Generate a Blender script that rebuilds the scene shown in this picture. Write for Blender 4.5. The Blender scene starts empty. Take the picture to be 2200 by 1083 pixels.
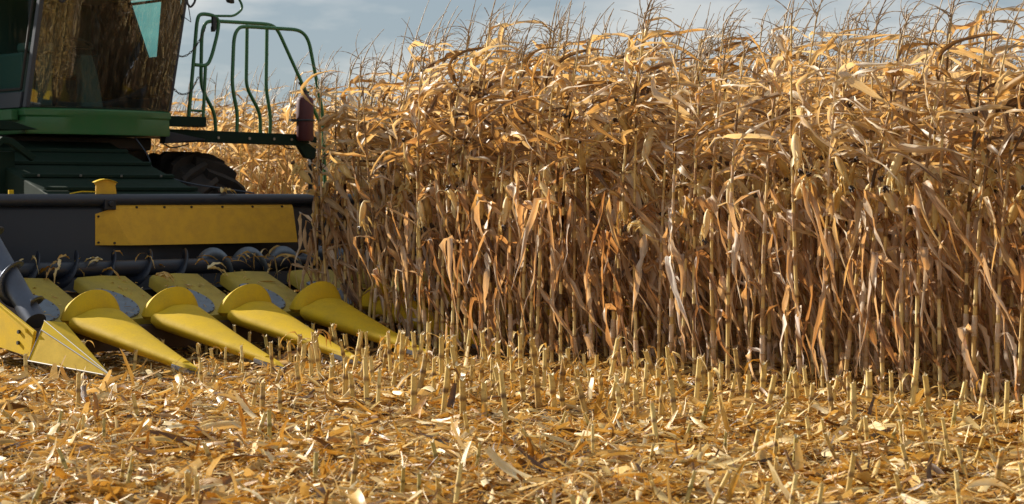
import bpy, bmesh, math, random
import numpy as np
from mathutils import Vector, Matrix, noise as mnoise

rng = random.Random(11)
nrng = np.random.default_rng(7)
scene = bpy.context.scene
COL = scene.collection
R = math.radians
PI = math.pi

# ------------------------------------------------------------------ camera, sky, sun, exposure
cam_d = bpy.data.cameras.new("camera")
cam = bpy.data.objects.new("camera", cam_d)
COL.objects.link(cam)
cam.location = (0, 0, 1.4)
cam.rotation_euler = (R(90), 0, 0)
cam_d.sensor_width = 36.0
cam_d.lens = 70.04
cam_d.shift_y = -0.0575
cam_d.clip_start = 0.1
cam_d.clip_end = 3000
cam_d.dof.use_dof = True
cam_d.dof.focus_distance = 15.0
cam_d.dof.aperture_fstop = 4.5
scene.camera = cam

SUN_EL, SUN_AZ = 27.0, 147.0            # degrees; azimuth measured from +X anticlockwise
sun_dir = Vector((math.cos(R(SUN_AZ)) * math.cos(R(SUN_EL)), math.sin(R(SUN_AZ)) * math.cos(R(SUN_EL)), math.sin(R(SUN_EL))))
sun_d = bpy.data.lights.new("sun", "SUN")
sun_d.energy = 5.0
sun_d.angle = R(0.53)
sun_d.color = (1.0, 0.93, 0.82)
sun = bpy.data.objects.new("sun", sun_d)
COL.objects.link(sun)
sun.location = (0, 0, 40)
sun.rotation_euler = sun_dir.to_track_quat("Z", "Y").to_euler()

world = bpy.data.worlds.new("World")
scene.world = world
world.use_nodes = True
wn, wl = world.node_tree.nodes, world.node_tree.links
wn.clear()
w_out = wn.new("ShaderNodeOutputWorld")
w_bg = wn.new("ShaderNodeBackground")
w_bg.inputs["Strength"].default_value = 0.050
sky = wn.new("ShaderNodeTexSky")
sky.sky_type = "NISHITA"
sky.sun_disc = False
sky.sun_elevation = R(SUN_EL)
sky.sun_rotation = R(90.0 - SUN_AZ)
sky.air_density = 1.0
sky.dust_density = 0.3
sky.ozone_density = 1.5
w_tc = wn.new("ShaderNodeTexCoord")
w_map = wn.new("ShaderNodeMapping")
w_map.inputs["Scale"].default_value = (1.6, 1.6, 6.0)
w_map.inputs["Location"].default_value = (0.35, 0.1, 0.2)
w_n = wn.new("ShaderNodeTexNoise")
w_n.inputs["Scale"].default_value = 5.5
w_n.inputs["Detail"].default_value = 9.0
w_n.inputs["Roughness"].default_value = 0.55
w_r = wn.new("ShaderNodeValToRGB")
w_r.color_ramp.elements[0].position = 0.40
w_r.color_ramp.elements[0].color = (0.0, 0.0, 0.0, 1)
w_r.color_ramp.elements[1].position = 0.60
w_r.color_ramp.elements[1].color = (0.8, 0.8, 0.8, 1)
w_r.color_ramp.elements[0].color = (3.7, 4.5, 5.2, 1)
w_r.color_ramp.elements[1].color = (7.4, 7.5, 7.5, 1)
w_mix = wn.new("ShaderNodeMixRGB")
w_mix.inputs["Fac"].default_value = 0.8
wl.new(w_tc.outputs["Generated"], w_map.inputs["Vector"])
wl.new(w_map.outputs["Vector"], w_n.inputs["Vector"])
wl.new(w_n.outputs["Fac"], w_r.inputs["Fac"])
wl.new(w_r.outputs["Color"], w_mix.inputs["Color2"])
wl.new(sky.outputs["Color"], w_mix.inputs["Color1"])
wl.new(w_mix.outputs["Color"], w_bg.inputs["Color"])
wl.new(w_bg.outputs["Background"], w_out.inputs["Surface"])

scene.view_settings.view_transform = "Standard"
scene.view_settings.look = "None"
scene.view_settings.exposure = 0.85
scene.view_settings.gamma = 1.0
scene.view_settings.use_curve_mapping = False
scene.render.engine = "CYCLES"
scene.cycles.use_denoising = True
scene.cycles.denoiser = "OPENIMAGEDENOISE"
scene.cycles.denoising_input_passes = "RGB_ALBEDO_NORMAL"
scene.cycles.max_bounces = 8
scene.cycles.diffuse_bounces = 4
scene.cycles.transmission_bounces = 6
scene.cycles.transparent_max_bounces = 8
scene.cycles.glossy_bounces = 3
scene.cycles.sample_clamp_indirect = 6.0

# ------------------------------------------------------------------ materials
class NT:
    def __init__(self, name):
        self.m = bpy.data.materials.new(name)
        self.m.use_nodes = True
        self.n, self.l = self.m.node_tree.nodes, self.m.node_tree.links
        self.b = self.n["Principled BSDF"]
        self.out = self.n["Material Output"]
    def new(self, t, **kw):
        x = self.n.new(t)
        for k, v in kw.items():
            if k in x.inputs:
                x.inputs[k].default_value = v
            else:
                setattr(x, k, v)
        return x
    def link(self, a, b):
        self.l.new(a, b)
    def math(self, op, a, b=None):
        x = self.n.new("ShaderNodeMath"); x.operation = op
        for i, v in enumerate((a, b)):
            if v is None: continue
            if isinstance(v, (int, float)): x.inputs[i].default_value = v
            else: self.l.new(v, x.inputs[i])
        return x.outputs[0]
    def ramp(self, fac, stops):
        x = self.n.new("ShaderNodeValToRGB")
        e = x.color_ramp.elements
        while len(e) < len(stops): e.new(0.5)
        for i, (p, c) in enumerate(stops):
            e[i].position = p; e[i].color = (*c, 1)
        self.l.new(fac, x.inputs["Fac"])
        return x.outputs["Color"]

def paint(name, col, rough=0.4, metal=0.0, dirt=(0.20, 0.15, 0.09), amount=0.35, scale=6.0, spec=0.5, bump=0.0, coat=0.0):
    """painted or bare metal with dust and fine scratches"""
    t = NT(name)
    tc = t.new("ShaderNodeTexCoord")
    n1 = t.new("ShaderNodeTexNoise", Scale=scale, Detail=8.0, Roughness=0.65)
    n2 = t.new("ShaderNodeTexNoise", Scale=scale * 14, Detail=4.0, Roughness=0.7)
    t.link(tc.outputs["Object"], n1.inputs["Vector"]); t.link(tc.outputs["Object"], n2.inputs["Vector"])
    s = t.math("ADD", t.math("MULTIPLY", n1.outputs["Fac"], 0.65), t.math("MULTIPLY", n2.outputs["Fac"], 0.35))
    f = t.new("ShaderNodeMapRange")
    f.inputs["From Min"].default_value = 0.42; f.inputs["From Max"].default_value = 0.72
    f.inputs["To Min"].default_value = amount * 0.25; f.inputs["To Max"].default_value = amount
    t.link(s, f.inputs["Value"])
    mx = t.new("ShaderNodeMixRGB")
    mx.inputs["Color1"].default_value = (*col, 1); mx.inputs["Color2"].default_value = (*dirt, 1)
    t.link(f.outputs["Result"], mx.inputs["Fac"])
    t.link(mx.outputs["Color"], t.b.inputs["Base Color"])
    rr = t.math("ADD", t.math("MULTIPLY", f.outputs["Result"], 0.6), rough)
    t.link(rr, t.b.inputs["Roughness"])
    t.b.inputs["Metallic"].default_value = metal
    t.b.inputs["Specular IOR Level"].default_value = spec
    t.b.inputs["Coat Weight"].default_value = coat
    if bump:
        bp = t.new("ShaderNodeBump", Strength=bump, Distance=0.01)
        t.link(n2.outputs["Fac"], bp.inputs["Height"])
        t.link(bp.outputs["Normal"], t.b.inputs["Normal"])
    return t.m

def plant_mat(name, stops, trans=0.4, tint=(1.2, 0.88, 0.45), rough=0.5, ring=0.35, obj_var=0.18, spec=0.35, across=16.0, along=2.2):
    """dry leaf / husk / stalk: tone attribute picks the colour, streaks run along the blade"""
    t = NT(name)
    at = t.new("ShaderNodeAttribute"); at.attribute_name = "tone"
    uv = t.new("ShaderNodeUVMap")
    sep = t.new("ShaderNodeSeparateXYZ"); t.link(uv.outputs["UV"], sep.inputs[0])
    oi = t.new("ShaderNodeObjectInfo")
    c1 = t.new("ShaderNodeCombineXYZ")
    t.link(t.math("MULTIPLY", sep.outputs[0], across), c1.inputs[0]); t.link(t.math("MULTIPLY", sep.outputs[1], along), c1.inputs[1])
    t.link(t.math("ADD", t.math("MULTIPLY", at.outputs["Fac"], 61.0), t.math("MULTIPLY", oi.outputs["Random"], 31.0)), c1.inputs[2])
    n1 = t.new("ShaderNodeTexNoise", Scale=1.0, Detail=3.0, Roughness=0.6); t.link(c1.outputs[0], n1.inputs["Vector"])
    c2 = t.new("ShaderNodeCombineXYZ")
    t.link(t.math("MULTIPLY", sep.outputs[0], 2.0), c2.inputs[0]); t.link(t.math("MULTIPLY", sep.outputs[1], 5.0), c2.inputs[1])
    t.link(t.math("MULTIPLY", at.outputs["Fac"], 97.0), c2.inputs[2])
    n2 = t.new("ShaderNodeTexNoise", Scale=1.0, Detail=4.0, Roughness=0.6); t.link(c2.outputs[0], n2.inputs["Vector"])
    v = t.math("ADD", at.outputs["Fac"], t.math("MULTIPLY", t.math("SUBTRACT", n1.outputs["Fac"], 0.5), ring * 1.5))
    v = t.math("ADD", v, t.math("MULTIPLY", t.math("SUBTRACT", n2.outputs["Fac"], 0.5), ring * 2.0))
    v = t.math("ADD", v, t.math("MULTIPLY", t.math("SUBTRACT", oi.outputs["Random"], 0.5), obj_var))
    col = t.ramp(v, stops)
    t.link(col, t.b.inputs["Base Color"])
    t.b.inputs["Roughness"].default_value = rough
    t.b.inputs["Specular IOR Level"].default_value = spec
    bp = t.new("ShaderNodeBump", Strength=0.35, Distance=0.004)
    t.link(n1.outputs["Fac"], bp.inputs["Height"]); t.link(bp.outputs["Normal"], t.b.inputs["Normal"])
    if trans > 0:
        tr = t.new("ShaderNodeBsdfTranslucent")
        mul = t.new("ShaderNodeMixRGB", blend_type="MULTIPLY"); mul.inputs["Fac"].default_value = 1.0
        mul.inputs["Color2"].default_value = (*tint, 1)
        t.link(col, mul.inputs["Color1"]); t.link(mul.outputs["Color"], tr.inputs["Color"])
        mx = t.new("ShaderNodeMixShader"); mx.inputs["Fac"].default_value = trans
        t.link(t.b.outputs[0], mx.inputs[1]); t.link(tr.outputs[0], mx.inputs[2])
        t.link(mx.outputs[0], t.out.inputs["Surface"])
    return t.m

LEAF_STOPS = [(0.0, (0.13, 0.08, 0.045)), (0.20, (0.33, 0.205, 0.095)), (0.42, (0.53, 0.36, 0.165)), (0.68, (0.65, 0.52, 0.32)), (1.0, (0.78, 0.71, 0.58))]
M = {}
M["leaf"] = plant_mat("dry_leaf", LEAF_STOPS, trans=0.44, rough=0.45, spec=0.45, ring=0.52, across=8.0, along=2.0, obj_var=0.3)
M["old_shaded_leaf"] = plant_mat("weathered_shaded_lower_leaf", [(0.0, (0.13, 0.08, 0.05)), (0.20, (0.33, 0.195, 0.10)), (0.42, (0.50, 0.335, 0.175)), (0.68, (0.62, 0.485, 0.32)), (1.0, (0.77, 0.69, 0.58))], trans=0.40, tint=(1.22, 0.82, 0.42), rough=0.5, spec=0.4, ring=0.5, across=8.0, along=2.0, obj_var=0.3)  # older blades' own tan, with some shade of the lower corn in the colour
M["stalk"] = plant_mat("dry_stalk", [(0.0, (0.10, 0.05, 0.025)), (0.3, (0.40, 0.23, 0.08)), (0.6, (0.66, 0.46, 0.165)), (0.85, (0.74, 0.57, 0.25)), (1.0, (0.74, 0.60, 0.30))], trans=0.0, ring=0.16, across=10, along=1.0)
M["husk"] = plant_mat("dry_husk", [(0.0, (0.30, 0.16, 0.05)), (0.4, (0.60, 0.41, 0.13)), (0.8, (0.74, 0.58, 0.26)), (1.0, (0.80, 0.68, 0.40))], trans=0.22, ring=0.55, across=9, along=1.2)
M["stub"] = plant_mat("cut_stalk", [(0.0, (0.09, 0.045, 0.02)), (0.3, (0.36, 0.21, 0.065)), (0.55, (0.64, 0.45, 0.145)), (0.85, (0.76, 0.57, 0.22)), (1.0, (0.78, 0.62, 0.30))], trans=0.0, ring=0.34, across=9, along=1.4, obj_var=.3)
M["silk"] = plant_mat("dark_silk", [(0.0, (0.02, 0.012, 0.008)), (1.0, (0.09, 0.045, 0.02))], trans=0.0)
M["tassel"] = plant_mat("dry_tassel", [(0.0, (0.22, 0.14, 0.08)), (1.0, (0.55, 0.42, 0.26))], trans=0.15)
M["residue"] = plant_mat("chopped_residue", [(0.0, (0.09, 0.045, 0.018)), (0.18, (0.34, 0.16, 0.03)), (0.40, (0.52, 0.305, 0.065)), (0.65, (0.66, 0.455, 0.145)), (0.9, (0.75, 0.58, 0.28)), (1.0, (0.78, 0.65, 0.40))], trans=0.22, ring=0.3, rough=0.42, spec=0.5)
M["pith"] = plant_mat("cut_pith", [(0.0, (0.45, 0.33, 0.15)), (1.0, (0.78, 0.68, 0.45))], trans=0.0)
M["green_stub"] = plant_mat("green_stub", [(0.0, (0.16, 0.10, 0.03)), (0.45, (0.34, 0.27, 0.07)), (1.0, (0.56, 0.42, 0.14))], trans=0.0, ring=0.3)

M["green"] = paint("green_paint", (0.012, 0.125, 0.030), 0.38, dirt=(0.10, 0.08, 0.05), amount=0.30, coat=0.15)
M["dark_green"] = paint("shade_darkened_green_paint", (0.002, 0.017, 0.008), 0.66, dirt=(0.022, 0.021, 0.018), amount=0.4, spec=0.2)  # green and its dirt darkened to put the under-cab shade into the paint
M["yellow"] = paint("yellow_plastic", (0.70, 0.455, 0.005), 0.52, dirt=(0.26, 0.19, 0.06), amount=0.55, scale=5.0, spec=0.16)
M["hood_yellow"] = paint("dusty_shaded_yellow_plastic", (0.46, 0.33, 0.02), 0.5, dirt=(0.18, 0.14, 0.07), amount=0.55, scale=5.0)  # dusty snout plastic, its base also darkened for the shade over the hoods
M["panel_yellow"] = paint("weathered_yellow_sheet", (0.74, 0.42, 0.015), 0.5, dirt=(0.32, 0.18, 0.05), amount=0.6, scale=9.0)
M["navy"] = paint("dark_header_paint", (0.009, 0.011, 0.018), 0.5, dirt=(0.05, 0.045, 0.045), amount=0.25)
M["beam"] = paint("beam_paint", (0.012, 0.019, 0.036), 0.34, dirt=(0.09, 0.08, 0.07), amount=0.25)
M["steel"] = paint("worn_auger_steel", (0.10, 0.12, 0.16), 0.34, metal=0.8, dirt=(0.10, 0.07, 0.05), amount=0.4)
M["plate"] = paint("galvanised_plate", (0.22, 0.27, 0.33), 0.48, metal=0.75, dirt=(0.12, 0.09, 0.07), amount=0.4, scale=12, bump=0.15)
M["bright_steel"] = paint("bare_edge_steel", (0.26, 0.25, 0.23), 0.35, metal=0.7, dirt=(0.2, 0.15, 0.1), amount=0.4)
M["tip_grey"] = paint("tip_grey", (0.16, 0.17, 0.20), 0.45, metal=0.3)
M["brown_steel"] = paint("rusty_gearbox", (0.07, 0.045, 0.03), 0.6, dirt=(0.16, 0.09, 0.05), amount=0.6)
M["rubber"] = paint("tyre_rubber", (0.018, 0.018, 0.020), 0.75, dirt=(0.12, 0.085, 0.055), amount=0.55, scale=7, spec=0.3, bump=0.3)
M["black"] = paint("black_trim", (0.012, 0.012, 0.014), 0.5, dirt=(0.06, 0.05, 0.04), amount=0.25)
M["pillar"] = paint("cab_pillar_paint", (0.035, 0.045, 0.065), 0.4, dirt=(0.1, 0.09, 0.08), amount=0.2)
M["seat"] = paint("seat_cloth", (0.035, 0.045, 0.045), 0.85, amount=0.2, spec=0.2)
M["console"] = paint("console_grey", (0.07, 0.075, 0.075), 0.6, amount=0.2)
M["maroon"] = paint("extinguisher_paint", (0.09, 0.010, 0.012), 0.5, dirt=(0.06, 0.04, 0.035), amount=0.5)
M["chain"] = paint("chain_steel", (0.06, 0.055, 0.05), 0.5, metal=0.6)
M["rim_yellow"] = paint("wheel_rim_yellow", (0.65, 0.42, 0.02), 0.45, amount=0.4)

def glass_mat(name, tint, dust=0.12, refl=0.0, power=0.8):
    t = NT(name)
    tr = t.new("ShaderNodeBsdfTransparent"); tr.inputs["Color"].default_value = (*tint, 1)
    gl = t.new("ShaderNodeBsdfGlossy"); gl.inputs["Roughness"].default_value = 0.02
    gl.inputs["Color"].default_value = (1, 1, 1, 1)
    fr = t.new("ShaderNodeLayerWeight", Blend=0.5)
    m1 = t.new("ShaderNodeMixShader")
    t.link(t.math("ADD", t.math("MULTIPLY", t.math("POWER", fr.outputs["Facing"], 4.0), power), 0.03 + refl), m1.inputs["Fac"]); t.link(tr.outputs[0], m1.inputs[1]); t.link(gl.outputs[0], m1.inputs[2])
    df = t.new("ShaderNodeBsdfDiffuse"); df.inputs["Color"].default_value = (0.34, 0.25, 0.15, 1)
    tc = t.new("ShaderNodeTexCoord"); mp = t.new("ShaderNodeMapping"); mp.inputs["Scale"].default_value = (17, 17, 1.1)
    t.link(tc.outputs["Object"], mp.inputs["Vector"])
    n = t.new("ShaderNodeTexNoise", Scale=1.0, Detail=6.0, Roughness=0.7); t.link(mp.outputs[0], n.inputs["Vector"])
    mr = t.new("ShaderNodeMapRange"); mr.inputs["From Min"].default_value = 0.45; mr.inputs["From Max"].default_value = 0.75
    mr.inputs["To Min"].default_value = dust * 0.25; mr.inputs["To Max"].default_value = dust * 2.2
    t.link(n.outputs["Fac"], mr.inputs["Value"])
    m2 = t.new("ShaderNodeMixShader"); t.link(mr.outputs[0], m2.inputs["Fac"])
    t.link(m1.outputs[0], m2.inputs[1]); t.link(df.outputs[0], m2.inputs[2])
    t.link(m2.outputs[0], t.out.inputs["Surface"])
    return t.m
M["windscreen"] = glass_mat("tinted_dusty_windscreen", (0.50, 0.74, 0.68), 0.10, 0.05)
M["glass"] = glass_mat("tinted_side_glass", (0.50, 0.82, 0.78), 0.02, -0.02, 0.15)

# ------------------------------------------------------------------ object helpers
def link_mesh(name, me, mat, parent=None):
    o = bpy.data.objects.new(name, me)
    COL.objects.link(o)
    for m in (mat if isinstance(mat, (list, tuple)) else [mat]):
        me.materials.append(m)
    if parent is not None:
        o.parent = parent
    return o

def tag(o, label=None, cat=None, group=None, kind=None):
    if label: o["label"] = label
    if cat: o["category"] = cat
    if group: o["group"] = group
    if kind: o["kind"] = kind
    return o

def empty(name, loc, rz=0.0):
    o = bpy.data.objects.new(name, None)
    COL.objects.link(o)
    o.location = loc; o.rotation_euler = (0, 0, rz)
    o.empty_display_size = 0.2
    return o

class MB:
    def __init__(self):
        self.v, self.f = [], []
    def add(self, verts, faces):
        k = len(self.v)
        self.v += [tuple(p) for p in verts]
        self.f += [tuple(i + k for i in f) for f in faces]
        return self
    def box(self, x0, x1, y0, y1, z0, z1):
        return self.add([(x0, y0, z0), (x1, y0, z0), (x1, y1, z0), (x0, y1, z0), (x0, y0, z1), (x1, y0, z1), (x1, y1, z1), (x0, y1, z1)],
                        [(0, 3, 2, 1), (4, 5, 6, 7), (0, 1, 5, 4), (1, 2, 6, 5), (2, 3, 7, 6), (3, 0, 4, 7)])
    def loft(self, rings, close=True, cap0=True, cap1=True):
        n = len(rings[0]); k = len(self.v)
        for r in rings: self.v += [tuple(p) for p in r]
        m = n if close else n - 1
        for i in range(len(rings) - 1):
            for j in range(m):
                a, b = k + i * n + j, k + i * n + (j + 1) % n
                self.f.append((a, b, b + n, a + n))
        if close and cap0: self.f.append(tuple(k + j for j in reversed(range(n))))
        if close and cap1: self.f.append(tuple(k + (len(rings) - 1) * n + j for j in range(n)))
        return self
    def tube(self, path, r, n=8, cap=True):
        P = [Vector(p) for p in path]
        rad = r if isinstance(r, (list, tuple)) else [r] * len(P)
        rings = []
        t = (P[1] - P[0]).normalized()
        s = t.orthogonal().normalized()
        for i, p in enumerate(P):
            if i == 0: t = (P[1] - P[0]).normalized()
            elif i == len(P) - 1: t = (P[-1] - P[-2]).normalized()
            else:
                t = ((P[i + 1] - P[i]).normalized() + (P[i] - P[i - 1]).normalized())
                t = t.normalized() if t.length > 1e-6 else (P[i + 1] - P[i]).normalized()
            s = (s - t * s.dot(t)).normalized()
            q = t.cross(s)
            rings.append([p + (s * math.cos(a) + q * math.sin(a)) * rad[i] for a in (2 * PI * k / n for k in range(n))])
        return self.loft(rings, True, cap, cap)
    def prism(self, poly, axis, h0, h1):
        """polygon in the two other axes, extruded along axis (0,1,2)"""
        def pt(p, h):
            q = list(p); q.insert(axis, h); return q
        n = len(poly)
        A = [pt(p, h0) for p in poly]; B = [pt(p, h1) for p in poly]
        return self.loft([A, B], True)
    def build(self, name, mat, parent=None, smooth=False, bevel=0.0, solid=0.0, angle=40):
        me = bpy.data.meshes.new(name)
        me.from_pydata(self.v, [], self.f)
        bm = bmesh.new(); bm.from_mesh(me)
        if not solid:
            bmesh.ops.recalc_face_normals(bm, faces=bm.faces)
        bm.to_mesh(me); bm.free()
        o = link_mesh(name, me, mat, parent)
        if solid:
            md = o.modifiers.new("thickness", "SOLIDIFY"); md.thickness = solid; md.offset = 0
        if bevel:
            md = o.modifiers.new("edges", "BEVEL"); md.width = bevel; md.segments = 2; md.limit_method = "ANGLE"; md.angle_limit = R(35)
        if smooth:
            for p in me.polygons: p.use_smooth = True
            me.set_sharp_from_angle(angle=R(angle))
        return o

def rounded(pts, rad, seg=5):
    P = [Vector(p) for p in pts]
    out = [P[0]]
    for i in range(1, len(P) - 1):
        a, b, c = P[i - 1], P[i], P[i + 1]
        r1 = min(rad, (a - b).length * 0.45); r2 = min(rad, (c - b).length * 0.45)
        s, e = b + (a - b).normalized() * r1, b + (c - b).normalized() * r2
        for k in range(seg + 1):
            t = k / seg
            out.append(s * (1 - t) ** 2 + b * 2 * t * (1 - t) + e * t * t)
    out.append(P[-1])
    return out

# field frame: x runs along the header, y runs back through the combine, both on the ground
HX, HY, HROT = -2.926, 14.56, R(42)
HC, HS = math.cos(HROT), math.sin(HROT)
def W(a, b, z=0.0):
    return Vector((HX + HC * a - HS * b, HY + HS * a + HC * b, z))
def pix(p):
    return 1100 + 4280 * p[0] / p[1], 415 - 4280 * (p[2] - 1.4) / p[1]

# ------------------------------------------------------------------ ground
def ground_h(x, y):
    return 0.042 * mnoise.noise((x * 1.1, y * 1.1, 3.0)) + 0.016 * mnoise.noise((x * 3.7, y * 3.7, 9.0))

def build_ground():
    def axis(lo, hi, step, far):
        c = list(np.arange(lo, hi + 1e-6, step))
        g, d, a = step, c[0], []
        while d > -far: g *= 1.6; d -= g; a.append(d)
        g, d, b = step, c[-1], []
        while d < far: g *= 1.6; d += g; b.append(d)
        return a[::-1] + c + b
    xs, ys = axis(-7, 7, 0.11, 900), axis(7.5, 23, 0.11, 900)
    V = [(x, y, ground_h(x, y) if -8 < x < 8 and 6 < y < 24 else 0.0) for y in ys for x in xs]
    n = len(xs)
    F = [(j * n + i, j * n + i + 1, (j + 1) * n + i + 1, (j + 1) * n + i) for j in range(len(ys) - 1) for i in range(n - 1)]
    me = bpy.data.meshes.new("ground"); me.from_pydata(V, [], F)
    for p in me.polygons: p.use_smooth = True
    t = NT("field_soil")
    tc = t.new("ShaderNodeTexCoord")
    n1 = t.new("ShaderNodeTexNoise", Scale=9.0, Detail=9.0, Roughness=0.7)
    n2 = t.new("ShaderNodeTexVoronoi", Scale=38.0)
    t.link(tc.outputs["Object"], n1.inputs["Vector"]); t.link(tc.outputs["Object"], n2.inputs["Vector"])
    s = t.math("ADD", t.math("MULTIPLY", n1.outputs["Fac"], 0.75), t.math("MULTIPLY", n2.outputs["Distance"], 0.4))
    c = t.ramp(s, [(0.25, (0.035, 0.019, 0.008)), (0.5, (0.10, 0.055, 0.020)), (0.72, (0.26, 0.155, 0.05)), (0.9, (0.46, 0.30, 0.10))])
    t.link(c, t.b.inputs["Base Color"]); t.b.inputs["Roughness"].default_value = 0.9
    bp = t.new("ShaderNodeBump", Strength=0.9, Distance=0.03); t.link(s, bp.inputs["Height"]); t.link(bp.outputs[0], t.b.inputs["Normal"])
    tag(link_mesh("ground", me, t.m), "brown field soil under the chopped corn residue", "ground", kind="structure")
build_ground()

# ------------------------------------------------------------------ corn header
def build_header():
    hd = tag(empty("corn_header", W(0, 0, 0), HROT),
             "yellow snouted corn header with dark back sheet and auger on the combine's front", "corn header")
    a0, a1 = -0.15, 6.23
    # main beam
    MB().tube([(a0, 3.4, 1.335), (a1, 3.4, 1.335)], 0.058, 20).build("beam", M["beam"], hd, True)
    # back sheet with its curved trough
    prof = [(3.43, 1.30), (3.40, 1.24), (3.40, 0.80), (3.36, 0.62), (3.26, 0.51), (3.12, 0.46), (2.95, 0.47), (2.82, 0.53)]
    m = MB(); m.loft([[(a0, b, z) for b, z in prof], [(a1, b, z) for b, z in prof]], close=False)
    m.build("back_sheet", M["navy"], hd, True, solid=0.012)
    # yellow deflector panel: folded end and bolts
    top = [(1.973, 3.352, 1.265), (4.04, 3.352, 1.255)]
    m = MB()
    m.add([(1.837, 3.392, 1.208), (1.837, 3.392, 0.922), (2.145, 3.275, 0.917), (1.973, 3.35, 1.252), (4.032, 3.35, 1.252), (4.032, 3.275, 0.916)],
          [(0, 1, 2, 3), (3, 2, 5, 4)])
    m.add([(1.973, 3.35, 1.252), (4.032, 3.35, 1.252), (4.032, 3.372, 1.285), (1.973, 3.372, 1.285)], [(0, 1, 2, 3)])
    pn = m.build("deflector_panel", M["panel_yellow"], hd, solid=0.006)
    for a, z, b in [(1.862, 1.185, 3.383), (1.862, 0.945, 3.380), (2.0, 0.94, 3.328), (2.25, 1.268, 3.352), (2.55, 1.268, 3.352), (2.85, 1.268, 3.352), (3.2, 1.268, 3.352), (3.55, 1.268, 3.352), (3.9, 1.268, 3.352)]:
        MB().tube([(a, b + 0.006, z), (a, b - 0.010, z)], 0.011, 8).build("bolt", M["black"], pn)
    # joint bracket on the beam
    MB().box(1.90, 2.02, 3.325, 3.375, 1.245, 1.345).tube([(1.96, 3.33, 1.30), (1.96, 3.30, 1.30)], 0.028, 10).build("beam_bracket", M["navy"], hd, bevel=0.008)
    # yellow row indicator flag standing on the beam
    arc = [(1.870 + 0.233 * t, 1.497 + 0.03 * math.sin(PI * t)) for t in [i / 8 for i in range(9)]]
    poly = [(1.885, 1.375)] + [(1.887, 1.47)] + arc + [(2.09, 1.47), (2.105, 1.375)]
    fl = MB().prism(poly, 1, 3.46, 3.475).build("indicator_flag", M["panel_yellow"], hd)
    MB().loft([[(p[0], 3.44, p[1]) for p in arc], [(p[0], 3.50, p[1] + 0.004) for p in arc]], close=False).build("flag_hood", M["yellow"], fl, True, solid=0.005)
    MB().box(1.0, 1.045, 3.45, 3.47, 1.38, 1.43).build("marker_plate", M["yellow"], hd)
    MB().tube(rounded([(1.60, 3.43, 1.395), (1.72, 3.44, 1.415), (1.88, 3.46, 1.412)], .03), 0.006, 6).build("cable", M["yellow"], hd)
    # cross auger
    A = Vector((0, 3.05, 0.717))
    au = MB().tube([(a0 + 0.02, 3.05, 0.717), (a1 - 0.02, 3.05, 0.717)], 0.073, 20).build("auger", M["beam"], hd, True)
    def flight(lo, hi, pitch, hand, ph, mat):
        n = int((hi - lo) / pitch * 26)
        inner, outer = [], []
        for i in range(n + 1):
            x = lo + (hi - lo) * i / n
            t = hand * 2 * PI * (x - lo) / pitch + ph
            inner.append((x, 3.05 + 0.070 * math.cos(t), 0.717 + 0.070 * math.sin(t)))
            outer.append((x, 3.05 + 0.172 * math.cos(t), 0.717 + 0.172 * math.sin(t)))
        MB().loft([inner, outer], close=False).build("flighting", mat, au, True, solid=0.005)
    flight(-0.05, 2.70, 0.38, -1, 1.2, M["beam"])
    flight(2.82, 6.10, 0.40, 1, 0.4, M["plate"])
    # row unit hoods, one behind each snout, with the galvanised half plate on its edge
    def hz(b): return 0.66 - 0.37 * (2.74 - b)
    for i in range(1, 8):
        c = 0.76 * i
        w = 0.268
        m = MB()
        ring = []
        for b, shr in ((2.79, 0.05), (2.74, 0.0), (2.3, 0.0), (1.95, 0.0), (1.86, 0.01)):
            z = hz(b); ww = w - shr
            dz = -0.035 if b > 2.75 else 0
            ring.append([(c - ww - .01, b, z - 0.10), (c - ww, b, z - 0.025 + dz), (c - ww + 0.03, b, z + dz), (c, b, z + 0.012 + dz),
                         (c + ww - 0.03, b, z + dz), (c + ww, b, z - 0.025 + dz), (c + ww + .01, b, z - 0.10)])
        m.loft(ring, True)
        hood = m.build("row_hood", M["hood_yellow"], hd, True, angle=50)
        arc = [(c - w + 0.012 + 0.24 * math.sin(PI * k / 16), 2.17 - 0.29 * math.cos(PI * k / 16)) for k in range(17)]
        top = [(a, b, hz(b) + 0.016 + (0.004 if a > c - w + .03 else -0.012)) for a, b in arc]
        bot = [(a, b, z - 0.022) for a, b, z in top]
        pl = MB().loft([top, bot], True).build("wear_plate", M["plate"], hood, bevel=0.003)
        for k in range(2, 15, 2):
            a, b = arc[k]
            a -= 0.018 * math.sin(PI * k / 16)
            z = hz(b) + 0.020
            MB().tube([(a, b, z - 0.004), (a, b, z + 0.005)], 0.006, 6).build("rivet", M["brown_steel"], pl)
        # gearbox below the row gap
        MB().box(c - 0.47, c - 0.30, 1.75, 2.65, 0.12, 0.33).tube([(c - 0.385, 1.7, 0.25), (c - 0.385, 1.4, 0.19)], 0.05, 10).build("row_gearbox", M["brown_steel"], hd, bevel=0.01)
        MB().box(c - 0.29, c + 0.29, 1.60, 1.72, 0.10, 0.30).build("row_frame", M["brown_steel"], hd, bevel=0.01)
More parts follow.
